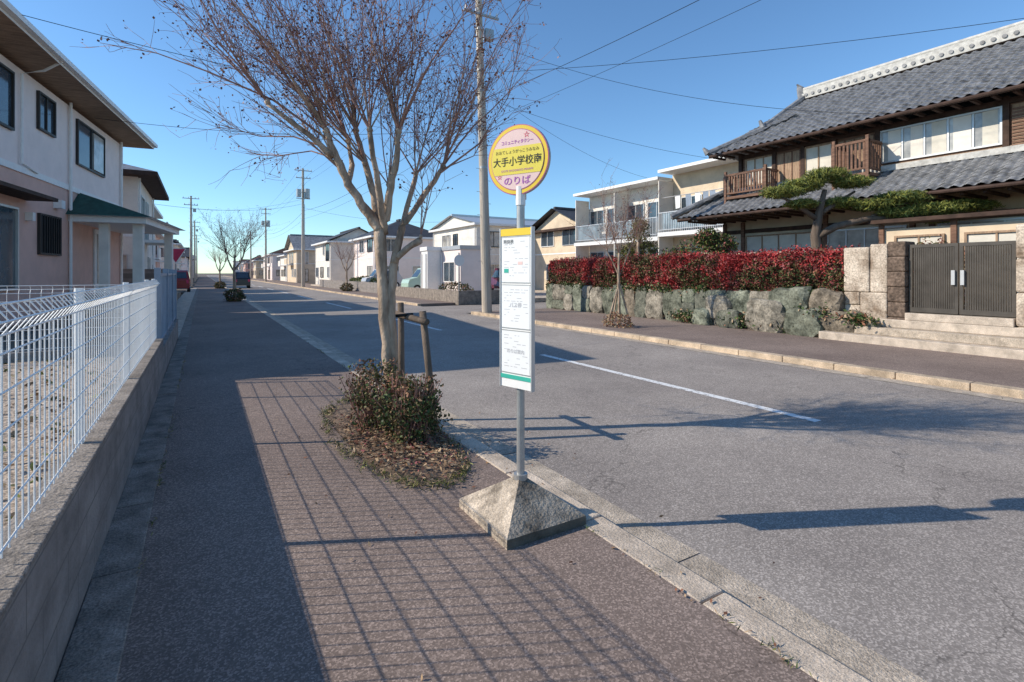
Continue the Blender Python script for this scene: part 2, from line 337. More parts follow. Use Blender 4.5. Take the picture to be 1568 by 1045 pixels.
# ---------------------------------------------------------------- left house 1 (rotated)
H=empty('pink_house',(-4.31,11.4,0),math.radians(-7.75)); Y0=1.8
b=MB(); b.box(-8,0,Y0,12.7,-.1,3.95,'pink').box(-8,0,Y0,12.7,3.951,6.33,'lav').obj('walls',H)
MB().box(-8.03,.035,Y0-.035,12.735,3.90,4.05,'white').obj('belt_course',H)
b=MB(); hiproof(b,-8,0,Y0,12.7,6.62,8.5,.85,'tiled',True,'y','woodl')
b.box(.86,.98,Y0-.85,13.55,6.50,6.62,'white'); b.box(.851,.859,Y0-.85,13.55,6.44,6.5,'white'); b.obj('roof',H)
b=MB()
window(b,'x',0,2.4,4.4,4.82,6.05,1,'dark','glass'); window(b,'x',0,5.75,6.65,5.2,6.05,1,'dark','glass'); window(b,'x',0,8.3,10.6,4.8,6.05,1,'dark','glass')
b.box(.022,.06,9.6,10.5,4.85,6.0,'glassb')
window(b,'x',0,5.8,7.0,2.06,3.0,1,'dark','dark')
for i in range(9): b.box(.03,.075,5.82+i*.14,5.87+i*.14,2.05,3.02,'black')
window(b,'x',0,2.2,4.6,1.2,3.0,1,'alu','glass'); b.box(.002,.6,1.85,5.2,3.28,3.36,'woodd')
b.box(.002,.18,6.7,6.95,3.28,3.5,'white')
b.box(.002,.15,5.1,5.25,2.8,3.0,'white')
for y in (7.7,12.5): b.tube([(.06,y,.4),(.06,y,6.4)],.04,'white',8)
b.tube([(.9,4.5,6.5),(.5,4.7,6.3),(.06,4.8,6.2),(.06,4.8,4.1),(.06,5.6,4.02)],.03,'white',8)
b.obj('windows_and_fittings',H)
b=MB(); b.box(.01,.06,9.7,11.2,.9,2.95,'white'); 
for i in range(3): b.box(.061,.08,9.85+i*.45,10.15+i*.45,1.2,2.8,'glassb')
b.box(0,1.8,8.0,12.6,.3,.85,'conc')
for y in (8.1,12.3): b.box(1.45,1.7,y-.12,y+.12,.86,3.02,'plw')
b.box(.62,.85,8.0,8.2,.86,3.02,'plw')
b.box(.001,1.85,7.7,12.7,3.02,3.195,'white')
P=[(2.05,7.5,3.2),(2.05,12.9,3.2),(0,12.9,3.2),(0,7.5,3.2)]; b.poly([P[0],P[1],(0.01,12,4.0-.05),(0.01,8.5,3.95)],'green'); b.poly([P[3],P[0],(0.01,8.5,3.95)],'green'); b.poly([P[1],P[2],(0.01,12,3.95)],'green'); b.poly([P[0],P[1],P[2],P[3]],'white')
b.obj('porch',H)
MB().box(-24,-1.2,9.06,40,-.1,.35,'ground').obj('yard_ground')
MB().box(-1.2,-.481,14.6,60,-.12,.006,'conc').obj('driveway_apron')
house('tiled_house',-11,-2.4,27.5,35,.2,5.9,7.6,'plw','tile',True,'y',.75,side=1,seed=4,fascia='woodd')
b=MB(); b.box(-3.0,-1.2,25.2,25.3,.2,1.7,'block').obj('block_wall')
cols=['plw','lav','cream','pink','plw']; rfs=['tiled','tile','woodd','tiled']
rr=random.Random(11); y=38
i=0
while y<230:
    d_=rr.uniform(8,12); x1=rr.uniform(-4.5,-2.2)
    house('house',x1-9,x1,y,y+d_,0,rr.uniform(5,6),rr.uniform(6.8,8),rr.choice(cols),rr.choice(rfs),rr.random()<.5,rr.choice('xy'),.6,side=1,seed=i+20,fascia=rr.choice(('white','woodd'))); y+=d_+rr.uniform(2.5,8); i+=1
y=68
while y<240:
    d_=rr.uniform(8,12); x0=rr.uniform(12,16)
    house('house',x0,x0+9,y,y+d_,0,rr.uniform(4.8,6),rr.uniform(6.8,7.8),rr.choice(cols),rr.choice(rfs),rr.random()<.5,rr.choice('xy'),.6,side=-1,seed=i+20); y+=d_+rr.uniform(3,9); i+=1
y=34
while y<200:
    x0=rr.uniform(30,46); house('house',x0,x0+10,y,y+9,0,rr.uniform(4.6,5.8),rr.uniform(6.5,7.5),rr.choice(cols),rr.choice(rfs),rr.random()<.5,rr.choice('xy'),.6,side=-1,seed=i+20); y+=rr.uniform(15,24); i+=1
x=-140
while x<190:
    house('house',x,x+rr.uniform(9,13),250+rr.uniform(0,20),275,0,rr.uniform(4.5,7),rr.uniform(7,9.5),rr.choice(cols),rr.choice(rfs),rr.random()<.5,'x',.6,side=-1,seed=i+20) if not -1<x+5<14 else None; x+=rr.uniform(13,20); i+=1
MB().box(11.3,60,24,66,-.1,.12,'conc').obj('parking_lot')
house('modern_white_house',19,28,37,46,.1,5.6,6.6,'plw','alu',False,'x',.35,seed=5)
house('grey_house',14.5,22,50,58,.1,5.2,7.2,'lav','tiled',True,'y',.5,seed=6)
house('brown_house',24,32,29.5,36,.1,5.0,6.6,'cream','tiled',False,'x',.6,seed=7,fascia='woodd')
house('white_house',12.6,19,61,70,.1,5.2,6.8,'plw','tiled',False,'y',.5,seed=8)
house('storage_shed',13.6,15.6,28.6,31.5,.1,3.0,3.0,'lav','alu',flat=True,seed=9)
house('utility_kiosk',12.6,13.6,31.5,32.6,.1,3.0,3.0,'white','white',flat=True,seed=10)
MB().box(11.2,11.35,23.8,36,-.1,.62,'cap').box(11.35,14,23.8,23.95,-.1,.62,'cap').obj('low_wall')
MB().box(11.2,11.35,38,60,-.1,.8,'block').obj('block_wall')
# ---------------------------------------------------------------- right: retained garden
MB().box(13.25,60,-12,18.7,-.13,.72,'ground').obj('garden_ground')
def rock(b,c,s,seed,m,sub=3,flatx=0):
    bm=bmesh.new(); bmesh.ops.create_icosphere(bm,subdivisions=sub,radius=1); o=len(b.v); k=b.idx(m)
    for v in bm.verts:
        p=v.co.copy(); q=Vector((seed*3.7,seed*1.3,seed*.7))
        mx=max(abs(p.x),abs(p.y),abs(p.z)); 
        p=p*(.45+.55/mx) if not flatx else p*(.12+.88/mx)
        am=.6 if flatx else 1
        f=1+am*(.22*noise.noise(p*1.3+q)+.12*noise.noise(p*3.1+q))+.05*noise.noise(p*8+q)
        p*=f; b.v.append((c[0]+p.x*s[0],c[1]+p.y*s[1]+(p.z*flatx*.3*s[1]),c[2]+p.z*s[2]))
    for f in bm.faces: b.f.append([o+v.index for v in f.verts]); b.mi.append(k)
    bm.free()
rocks=[mat('rock_%d'%i,c,.92,3.2,.45,1.0,12,fine=22,col2=c2) for i,(c,c2) in enumerate([((.09,.105,.075),(.21,.22,.17)),((.085,.095,.07),(.165,.17,.13)),((.13,.12,.095),(.27,.24,.195)),((.07,.08,.065),(.14,.14,.11)),((.10,.085,.065),(.20,.165,.125))])]
b=MB(); y=6.9; k=0
b.box(13.12,13.25,6.3,18.7,-.1,.98,M['tiled'])
while y<18.5:
    w_=random.uniform(.45,.9); sl=random.uniform(-1,1)
    ns=random.choice((1,1,2))
    if ns==1: rock(b,(13.12,y+w_/2,.47),(.15,w_*.50,.56+random.uniform(-.06,.05)),k+3,rocks[k%5],3,sl); k+=1
    else:
        h=random.uniform(.35,.7)
        rock(b,(13.10,y+w_/2,h*.47),(.17,w_*.52,h*.52),k,rocks[(k*2)%5],3,sl*.5); k+=1
        rock(b,(13.12,y+w_/2,(h+1.02)/2),(.15,w_*.52,(1.04-h)*.52),k,rocks[(k*3)%5],3,-sl*.5); k+=1
    y+=w_*.97
for (px,py,s,zc) in ((12.8,7.1,.42,.28),(12.9,8.1,.50,.38),(12.8,9.2,.32,.2),(12.95,6.3,.38,.3),(12.85,10.2,.28,.2),(13.05,7.6,.45,.72),(13.0,9.7,.36,.55),(12.9,5.75,.2,.3),(13.05,6.7,.35,.8)):
    rock(b,(px,py,zc),(s*.65,s*1.15,s),k,rocks[k%5]); k+=1
b.obj('stone_wall',smooth=False)
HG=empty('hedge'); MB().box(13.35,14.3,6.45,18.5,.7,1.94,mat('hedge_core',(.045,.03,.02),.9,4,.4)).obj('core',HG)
N=60000; C=np.zeros((N,3)); mi=np.zeros(N,int)
for i in range(N):
    t_=random.random(); y=random.uniform(6.3,18.7)
    if t_<.6: x=13.2; z=random.uniform(.95,2.08)
    elif t_<.9: x=random.uniform(13.2,14.4); z=2.06
    else: y=random.choice((6.3,18.7)); x=random.uniform(13.2,14.4); z=random.uniform(.95,2.08)
    bul=.16*nz((x,y,z),1.5)+.10*nz((x,y,z),5); j=random.uniform(-.17,.07)
    if t_<.6: x-=bul+j
    elif t_<.9: z+=bul*.8+(j if random.random()<.93 else random.uniform(.05,.16))
    if z>1.95: x+=.08
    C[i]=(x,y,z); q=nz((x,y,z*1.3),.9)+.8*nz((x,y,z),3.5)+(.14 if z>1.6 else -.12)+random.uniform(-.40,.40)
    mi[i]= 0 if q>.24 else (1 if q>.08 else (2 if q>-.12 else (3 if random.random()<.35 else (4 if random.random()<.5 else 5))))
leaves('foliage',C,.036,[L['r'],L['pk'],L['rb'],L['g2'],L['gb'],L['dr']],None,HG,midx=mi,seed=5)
C=[(13.1+random.uniform(-.14,.15),random.uniform(6.5,18.6),1.0+random.gauss(0,.08)) for _ in range(7500)]
C=[c for c in C if nz(c,1.2)>-.12]
leaves('ground_cover_plants',C,.045,[L['g'],L['g2'],L['rb'],L['tan']],[3,2,1,1],seed=6)
C=[]
for cy,cz,s in ((8.9,.25,.3),(6.9,.55,.25),(10.8,.2,.25),(7.8,.15,.2),(5.9,.5,.2)):
    C+=[(12.75+random.gauss(0,s*.4),cy+random.gauss(0,s),cz+random.gauss(0,s*.35)) for _ in range(420)]
leaves('fern_plants',C,.045,[L['g'],L['g2'],L['rb'],L['tan']],[2,2,1,1],seed=7)
stone=mat('granite_slab',(.27,.19,.13),.85,1.7,.25,.8,9,fine=30,col2=(.56,.48,.39)); stb=mat('dark_stone_edge',(.14,.10,.075),.9,5,.4,.8,14,fine=20)
G=empty('stone_gate_wall'); b=MB(); 
for (ya,yb,za,zb_,dx) in ((5.45,6.0,-.1,1.1,0),(6.005,6.35,-.1,.8,.02),(5.45,5.8,1.105,2.2,.02),(5.805,6.35,1.105,2.14,-.01),(6.005,6.35,.805,1.10,0)): b.box(13.08+dx,13.55,ya,yb,za,zb_,stone)
for i in range(7): b.box(13.07+random.uniform(-.02,.02),13.58,5.1,5.446,-.1+i*.335,.23+i*.335,stb)
b.obj('slab_wall',G,bevel=.03)
b=MB(); 
for i in range(4): b.box(13.05+random.uniform(-.01,.01),13.6,2.45,3.33,-.1+i*.64,.535+i*.64,stone)
b.obj('gate_pillar',G,bevel=.04)
b=MB(); b.box(13.1,13.5,-8,2.4,-.1,2.2,stone).obj('slab_wall_far',G,bevel=.04)
b=MB()
b.box(12.45,14.6,-9,6.6,-.1,.17,'conc'); b.box(12.75,14.6,-9,6.2,.171,.34,'gutter'); b.box(13.02,14.8,3.0,5.6,.341,.52,'conc'); b.box(13.04,14.9,3.35,5.1,.521,.68,'conc'); b.obj('entrance_steps',bevel=.015)
E=empty('slatted_gate'); b=MB()
for (ya,yb) in ((3.36,4.21),(4.23,5.08)):
    b.box(13.2,13.26,ya,ya+.06,.70,2.16,'gate').box(13.2,13.26,yb-.06,yb,.70,2.16,'gate').box(13.2,13.26,ya+.06,yb-.06,2.09,2.16,'gate').box(13.2,13.26,ya+.06,yb-.06,.70,.80,'gate')
    y=ya+.07
    while y<yb-.08: b.box(13.21,13.25,y,y+.026,.80,2.09,'gate'); y+=.037
b.box(13.15,13.2,4.12,4.18,1.3,1.6,'alu').box(13.15,13.2,4.27,4.33,1.3,1.6,'alu').obj('leaves_and_slats',E)
# ---------------------------------------------------------------- traditional house
T=empty('traditional_japanese_house'); XW=19.0
b=MB(); b.box(XW,26.4,-6,14.0,.7,4.4,'cream'); b.box(XW,26,-6,13.2,4.4,6.35,'wood'); b.obj('walls',T)
b=MB()
ez=6.45; ex=18.2; rx=22.6; rz=9.15; up=Vector((rx-ex,0,rz-ez)); Ls=up.length
tileslope(b,(ex,-7,ez),(ex,14.1,ez),up,Ls,'tile',0,1.6)
b.poly([(ex+.05,-7,ez-.06),(ex+.05,14.0,ez-.06),(rx,12.5,rz-.06),(rx,-7,rz-.06)],'woodd')
tileslope(b,(27,14.1,ez),(ex,14.1,ez),(0,-1.6-1.2,1.6),3.0,'tile',2.2,2.2)
b.poly([(rx,-7,rz),(rx,12.5,rz),(27,14.1,ez),(27,-7,ez)],'tile')
b.poly([(ex+1.9,12.1,7.6),(27-1.9,12.1,7.6),(rx,12.5,rz)],'plw')
b.box(rx-.16,rx+.16,-7,12.65,rz-.02,rz+.2,'tilem').box(rx-.12,rx+.12,-7,12.6,rz+.2,rz+.36,'tilem'); b.tube([(rx,-7,rz+.42),(rx,12.6,rz+.42)],.1,'tilem',8)
y=-6.9
while y<12.6: b.tube([(rx-.2,y,rz+.13),(rx-.14,y,rz+.13)],.07,'tile',8); y+=.28
b.tube([(rx,12.65,rz+.05),(rx,12.75,rz+.5),(rx,12.9,rz+.75)],[.2,.16,.04],'tile',8)
b.tube([(ex,14.15,ez+.1),(20.0,13.0,7.5),(rx,12.55,rz+.1)],.13,'tile',8); b.tube([(ex,14.15,ez+.1),(ex-.12,14.3,ez+.35)],[.14,.05],'tile',8)
b.tube([(20.1,12.9,7.6),(20.1,13.05,7.95)],[.13,.06],'tile',8)
b.box(ex-.03,ex+.02,-7,14.1,ez-.12,ez-.01,'woodd')
for i in range(48): b.box(ex+.05,XW,-6.8+i*.44,-6.72+i*.44,ez-.14,ez-.06,'woodd')
b.tube([(ex-.1,-7,ez-.08),(ex-.1,14.0,ez-.08)],.06,'woodd',8)
b.obj('upper_roof',T)
b=MB(); up=Vector((1.8,0,1.05))
tileslope(b,(17.2,-7,3.82),(17.2,14.9,3.82),up,up.length,'tile',0,.9)
b.poly([(17.25,-7,3.75),(17.25,14.8,3.75),(19,14,4.7),(19,-7,4.7)],'woodd')
b.box(17.16,17.22,-7,14.9,3.68,3.80,'woodd'); b.tube([(17.1,-7,3.74),(17.1,14.8,3.74)],.055,'woodd',8)
tileslope(b,(26.5,15.3,3.82),(17.2,15.3,3.82),(0,-1.6,1.0),1.9,'tile',.2,1.2)
b.box(18.82,18.99,-6,13.9,4.82,5.0,'tilem'); b.tube([(17.15,15.2,3.95),(18.9,13.9,4.95)],.12,'tile',8)
for i in range(46): b.box(17.25,19,-6.8+i*.47,-6.73+i*.47,3.62,3.70,'woodd')
b.obj('lower_roof',T)
b=MB(); c=XW
def bay(y0,y1,z0,z1,kind,div=2):
    if kind=='sh': window(b,'x',c,y0,y1,z0,z1,-1,'woodl','shoji',div,.05)
    elif kind=='gl': window(b,'x',c,y0,y1,z0,z1,-1,'alu','glassb',div,.05)
    elif kind=='lt':
        b.box(c-.05,c-.004,y0,y1,z0,z1,'woodl')
        for i in range(int((z1-z0)/.09)): b.box(c-.08,c-.051,y0,y1,z0+i*.09,z0+i*.09+.05,'wood')
    elif kind=='bd':
        b.box(c-.03,c-.004,y0,y1,z0,z1,'woodl')
        n_=int((y1-y0)/.3)
        for i in range(n_+1): b.box(c-.05,c-.031,y0+i*.3,y0+i*.3+.04,z0,z1,'wood')
bay(11.8,12.9,5.1,6.1,'sh',2); bay(10.7,11.6,5.05,6.1,'bd'); bay(9.6,10.5,5.1,6.1,'sh',1); bay(8.25,9.4,5.05,6.1,'bd')
bay(5.15,8.05,5.15,6.12,'gl',4); bay(2.3,4.9,5.0,6.15,'lt'); bay(-3,2,5.1,6.1,'gl',3)
for i in range(5):
    b.box(c-.0225,c-.0205,5.2+i*.58,5.2+i*.58+random.uniform(.25,.45),5.16,6.11,random.choice(('plw','shoji')))
b.box(c-.07,c-.003,-6,13.2,5.001,5.04,'woodl'); b.box(c-.09,c-.003,-6,13.2,6.2,6.34,'woodd')
for y in (13.15,11.7,10.6,9.5,8.15,5.02,2.15,-3.1): b.box(c-.1,c+.05,y-.07,y+.07,4.85,6.4,'woodd')
for (y0,y1,k_) in ((10.2,12.9,'sh'),(7.4,9.7,'gl'),(3.6,6.5,'gl')): bay(y0,y1,1.6,3.0,k_,3)
b.box(c-.06,c-.002,-6,14,3.15,3.3,'woodd'); b.box(c-.05,c-.002,-6,14,1.35,1.5,'woodl')
for y in (13.9,13.05,10,9.8,7.2,6.7,3.4,.5): b.box(c-.09,c+.04,y-.07,y+.07,.7,3.6,'wood')
window(b,'y',14.0,19.8,22,1.6,3.0,1,'woodl','shoji',2)
b.obj('facade_joinery',T)
b=MB()
def balc(x0,x1,y0,y1,z0,z1):
    b.box(x0,x1,y0,y1,z0-.1,z0,'wood')
    for s in ((x0,x0+.06,y0,y1),(x0+.06,x1,y0,y0+.06),(x0+.06,x1,y1-.06,y1)): b.box(*s,z1-.08,z1,'wood'); b.box(s[0]+.01,s[1]-.01,s[2],s[3],z0+.1,z0+.16,'wood')
    y=y0
    while y<y1: b.box(x0+.015,x0+.045,y,y+.06,z0+.16,z1-.08,'wood'); y+=.12
    x=x0+.1
    while x<x1: 
        for yy in (y0+.015,y1-.045): b.box(x,x+.06,yy,yy+.03,z0+.16,z1-.08,'wood')
        x+=.12
    for yy in (y0,y1-.09): b.box(x0-.02,x0+.07,yy,yy+.09,z0-.45,z1+.12,'wood')
balc(18.1,18.9,11.5,13.3,4.6,5.5); balc(18.0,18.9,8.0,9.1,4.75,5.8)
b.obj('balconies',T)
K=empty('garden_gatehouse'); b=MB(); b.box(16.2,16.4,-6,6.9,.7,2.75,'cream'); b.box(15.9,16.7,-6,7.1,2.9,3.0,'woodd'); 
for y in (6.8,5.2,3.6,2.0,.4): b.box(16.12,16.19,y,y+.12,.7,2.88,'wood')
b.box(16.13,16.18,-6,6.9,2.0,2.1,'woodl'); 
window(b,'x',16.2,5.5,6.5,1.7,2.5,-1,'woodl','shoji',1); window(b,'x',16.2,3.9,5.0,1.7,2.5,-1,'woodl','shoji',1)
b.obj('walls',K); b=MB(); tileslope(b,(15.6,-6,2.98),(15.6,3.2,2.98),(.9,0,.5),1.05,'tile'); b.obj('tile_coping',K)
# ---------------------------------------------------------------- apartment
A=empty('apartment_building'); b=MB(); 
b.box(22.9,31,15.7,20.2,.3,7.1,'cream').box(22.9,31,20.21,27.5,.3,6.75,'plw').obj('walls',A)
b=MB()
b.box(21.7,31.3,15.5,20.2,7.1,7.26,'white').box(21.7,31.3,20.21,27.8,6.76,6.92,'white')
for z,ya,yb in ((3.55,15.6,20.2),(3.35,20.21,27.7),(.6,15.6,27.7)):
    b.box(21.7,22.899,ya,yb,z,z+.22,'white')
b.obj('slabs_and_roof',A)
b=MB()
for ya,yb in ((15.6,20.2),(20.25,23.8),(23.9,27.6)):
    for z in (.8,3.57 if ya>20 else 3.77):
        b.box(21.72,21.76,ya,yb,z+1.06,z+1.11,'alu').box(21.72,21.76,ya,yb,z+.12,z+.16,'alu')
        b.box(21.765,21.775,ya+(yb-ya)*.35,yb-.3,z+.17,z+1.05,'bglass')
        y=ya
        while y<yb: b.box(21.73,21.75,y,y+.025,z,z+1.06,'alu'); y+=.12
        b.box(21.74,22.89,yb-.06,yb-.01,z,z+2.9,'plw')
for z in (.95,3.75):
    for y in (16.1,18.2,20.7,22.4,24.3,26): window(b,'x',22.9,y,y+1.3,z+.05,z+1.95,-1,'alu','glass',1); b.box(22.6,22.85,y-.5,y-.1,z-.1,z+.5,'white')
b.tube([(21.9,16,5.7),(21.9,20,5.7)],.02,'alu',6)
for y in (16.6,17.0,17.5,18.1,18.8): b.poly([(21.9,y,5.68),(21.9,y+.35,5.68),(21.93,y+.33,5.0),(21.93,y+.03,5.05)],random.choice(('white','glassb','lav','bluegrey')))
b.obj('railings_and_windows',A)
# ---------------------------------------------------------------- trees
R3=Vector((CT,-ST,0)); F3=Vector((ST,CT,0)); U3=Vector((0,0,1))
def wig(p,d,Ln,n,jit,up=.0,rr=random):
    pts=[p.copy()]; d=d.normalized()
    for i in range(n):
        d=(d+Vector((rr.gauss(0,jit),rr.gauss(0,jit),rr.gauss(0,jit)+up))).normalized(); p=p+d*(Ln/n); pts.append(p.copy())
    return pts,d
def baretree(name,base,limbs,shoots,seed,twm='twig',sub=8,subsub=3,shl=(0.9,1.7),scale=1,pods=True,limb_lat=1,extra=None):
    rr=random.Random(seed); e=empty(name,base); b=MB(); b2=MB(); pc=[]
    for pts,rad in limbs:
        P=[R3*u*limb_lat+F3*w_+U3*z for (u,w_,z) in pts]
        Q=[];RR=[]
        for i in range(len(P)-1):
            for s in range(4):
                t_=s/4; a=P[max(i-1,0)];b_=P[i];c_=P[i+1];d_=P[min(i+2,len(P)-1)]
                q=.5*((2*b_)+(c_-a)*t_+(2*a-5*b_+4*c_-d_)*t_*t_+(3*b_-3*c_+d_-a)*t_**3); Q.append(q+Vector((rr.gauss(0,.006),rr.gauss(0,.006),0))); RR.append((rad[i]*(1-t_)+rad[i+1]*t_)*(1+.08*rr.uniform(-1,1)))
        Q.append(P[-1]); RR.append(rad[-1]); b.tube(Q,RR,'bark',10)
    def dress(pts,sub,n):
        for s in range(sub):
            i=rr.randint(1,n-1); t_=rr.random(); q=pts[i]*(1-t_)+pts[min(i+1,n)]*t_
            dd=(pts[min(i+1,n)]-pts[i]).normalized()+Vector((rr.gauss(0,.55),rr.gauss(0,.55),rr.gauss(.1,.35)))
            l2=rr.uniform(.2,.65)*scale; p2,d2=wig(q,dd,l2,4,.10,.01,rr); r2=.0034*scale
            b2.tube(p2,[r2*(1-.14*i) for i in range(5)],twm,3,cap=False)
            for s2 in range(subsub):
                j=rr.randint(1,4); dd2=d2+Vector((rr.gauss(0,.6),rr.gauss(0,.6),rr.gauss(.05,.5))); p3,_=wig(p2[j],dd2,rr.uniform(.10,.28)*scale,2,.12,0,rr)
                b2.tube(p3,[.0023*scale,.0019*scale,.0014*scale],twm,3,cap=False)
                if rr.random()<.6: pc.append(p3[-1])
    for (u,w_,z,n_,spread,r0,lean) in shoots:
        p0=R3*u+F3*w_+U3*z
        rkp=r0*1.7; b.tube([p0-U3*rkp,p0,p0+U3*rkp],[rkp*.5,rkp,rkp*.5],'bark',8)
        for k in range(n_):
            az=rr.uniform(0,2*math.pi); sp=abs(rr.gauss(0,spread))*1.1
            d=(R3*(math.cos(az)*sp+lean)+F3*math.sin(az)*sp+U3*1.0).normalized()
            Ln=rr.uniform(*shl)*scale; pts,dd=wig(p0,d,Ln,6,.07,.0,rr); r=r0*rr.uniform(.28,.6)
            b2.tube(pts,[r*(1-.8*i/6) for i in range(7)],'bark' if rr.random()<.4 else twm,5,cap=False)
            dress(pts,sub,6)
    if extra:
        for pts,r in extra:
            P=[R3*u+F3*w_+U3*z for (u,w_,z) in pts]; n=len(P)-1
            b2.tube(P,[r*(1-.8*i/n) for i in range(n+1)],twm,5,cap=False); dress(P,14,n)
    b.obj('trunk_and_limbs',e,smooth=True); b2.obj('twigs',e)
    if pods and pc:
        C=[]
        for p in pc:
            for _ in range(rr.randint(1,4)): C.append(tuple(p+Vector((rr.gauss(0,.02),rr.gauss(0,.02),rr.gauss(0,.02)))))
        leaves('seed_pods',C,.013*scale,[M['pod'],M['twig'],L['rb']],[3,2,1],e,aspect=.8,seed=seed)
    return e
limbs=[
 ([(.03,0,-.05),(-.01,0,.45),(-.05,0,.95),(-.09,0,1.5),(-.11,0,2.0)],[.078,.060,.055,.056,.064]),
 ([(-.11,0,1.98),(-.26,-.03,2.2),(-.42,-.05,2.45),(-.52,-.1,2.7),(-.62,-.12,2.95)],[.058,.05,.042,.035,.028]),
 ([(-.42,-.05,2.45),(-.46,.2,2.7),(-.55,.35,3.0)],[.032,.026,.022]),
 ([(-.55,-.1,2.72),(-.85,-.2,2.98),(-1.15,-.25,3.2)],[.03,.024,.018]),
 ([(-.11,0,1.98),(-.20,.1,2.35),(-.32,.15,2.75),(-.42,.2,3.05)],[.046,.038,.03,.025]),
 ([(-.10,0,1.98),(-.02,-.05,2.25),(.05,-.08,2.6),(.10,-.1,2.95)],[.05,.04,.033,.026]),
 ([(-.05,0,1.95),(-.08,-.2,2.4),(-.12,-.35,2.9)],[.038,.03,.024]),
 ([(.03,0,.0),(.03,.01,.6),(.0,.01,1.25),(.03,.02,1.6),(.08,.04,1.95),(.22,.08,2.2),(.38,.1,2.45),(.52,.12,2.65)],[.065,.05,.046,.044,.038,.032,.027,.023]),
 ([(.05,.02,1.7),(.20,.0,1.82),(.30,-.02,1.88)],[.036,.032,.038]),
 ([(.03,0,1.65),(.1,.15,2.1),(.2,.3,2.6)],[.036,.03,.024]),
]
shoots=[(-.62,-.12,2.97,13,.40,.024,-.55),(-1.15,-.25,3.22,8,.35,.018,-.7),(-.55,.35,3.0,10,.45,.02,-.35),(-.42,.2,3.07,11,.4,.022,-.2),(.10,-.1,2.97,13,.38,.022,.0),(-.12,-.35,2.92,11,.5,.02,-.2),
 (.52,.12,2.67,11,.35,.02,.28),(.2,.3,2.62,9,.4,.018,.2),(.31,-.02,1.92,3,.25,.014,.15),(-.3,.1,2.7,8,.4,.018,-.6),(-.02,-.03,2.45,5,.3,.016,0),(-.5,-.08,2.6,7,.3,.017,-.95)]
extra=[([(-.62,-.12,2.9),(-1.1,-.2,3.25),(-1.7,-.3,3.5),(-2.2,-.3,3.68),(-2.75,-.3,3.78)],.013),([(-.6,-.1,2.8),(-1.0,0,2.95),(-1.4,.1,2.98),(-1.8,.1,3.1)],.011),([(-.5,0,2.7),(-.9,.2,2.85),(-1.3,.3,2.82),(-1.65,.3,2.85)],.010),
 ([(.5,.1,2.6),(.9,.1,2.9),(1.2,.15,3.4),(1.35,.2,4.1)],.012),([(.55,.1,2.65),(.85,.0,2.75),(1.0,0,3.0)],.008)]
baretree('street_tree',(1.66,5.15,0),limbs,shoots,3,sub=10,subsub=3,shl=(.8,2.1),extra=extra)
l2=[([(0,0,-.05),(0,0,.8),(-.03,0,1.7),(0,0,2.3)],[.10,.085,.07,.05]),([(-.03,0,1.6),(-.3,0,2.1),(-.5,.1,2.6)],[.05,.04,.03]),([(0,0,1.7),(.3,.1,2.2),(.5,0,2.6)],[.05,.04,.03])]
s2=[(0,0,2.3,14,.6,.03,0),(-.5,.1,2.6,14,.7,.03,-.3),(.5,0,2.6,14,.7,.03,.3)]
baretree('street_tree',(1.5,31.5,0),l2,s2,5,sub=9,subsub=3,shl=(1.0,1.9),scale=1.25)
baretree('street_tree',(1.5,58,0),l2,s2,6,sub=5,subsub=1,shl=(1.0,1.9),scale=1.2)
baretree('street_tree',(10.4,44,0),l2,s2,8,sub=5,subsub=1,shl=(1.0,1.9),scale=1.2)
l3=[([(0,0,-.05),(.0,0,.8),(-.02,0,1.5),(0,0,2.1)],[.05,.04,.037,.03]),([(-.02,0,1.5),(-.2,0,1.9),(-.35,0,2.2)],[.026,.02,.017]),([(0,0,1.4),(.2,.1,1.9),(.3,0,2.2)],[.026,.02,.017])]
s3=[(0,0,2.1,9,.3,.018,.0),(-.35,0,2.2,7,.35,.017,-.1),(.3,0,2.2,7,.35,.017,.1)]
sap=baretree('young_street_tree',(10.25,11.0,0),l3,s3,9,sub=8,subsub=3,shl=(.8,2.0),scale=1.1)
b=MB()
for u in (-.35,.35,0):
    b.tube([(u*CT*1.0,-u*ST+(.3 if u==0 else 0),0),(0,0,1.25)],.024,'bark',8)
b.obj('support_stakes',sap)
def blob(c,s,n,seed=0,lo=.55):
    rr=random.Random(seed); out=[]
    while len(out)<n:
        v=Vector((rr.gauss(0,1),rr.gauss(0,1),rr.gauss(0,1))).normalized(); r=rr.uniform(lo,1)**.5*(1+.35*noise.noise(v*2.2+Vector((seed,0,0)))+.2*noise.noise(v*6+Vector((seed,0,0))))
        p=(c[0]+v.x*s[0]*r,c[1]+v.y*s[1]*r,c[2]+v.z*s[2]*r)
        if p[2]>.01: out.append(p)
    return out
C=blob((10.2,11.0,.12),(.32,.5,.28),900,2); leaves('tree_base_shrub',C,.03,[L['rb'],L['tan'],L['gb']],[3,2,1],seed=8)
b=MB(); N_=26; pts=[]
for i in range(N_):
    a=2*math.pi*i/N_; rx_=.43+.05*nz((math.cos(a),math.sin(a),3),1.5); ry_=1.35+.1*nz((math.cos(a),math.sin(a),7),1.5); sg=lambda v:math.copysign(abs(v)**.6,v)
    pts.append((1.53+rx_*sg(math.cos(a)),4.85+ry_*sg(math.sin(a)),.005))
M['soil']=mat('planter_soil',(.17,.12,.085),.95,9,.5,.9,40,fine=60)
cn=(1.53,4.85,.05)
for i in range(N_): b.poly([pts[i],pts[(i+1)%N_],cn],'soil')
b.obj('planting_soil')
C=[]
rr=random.Random(4)
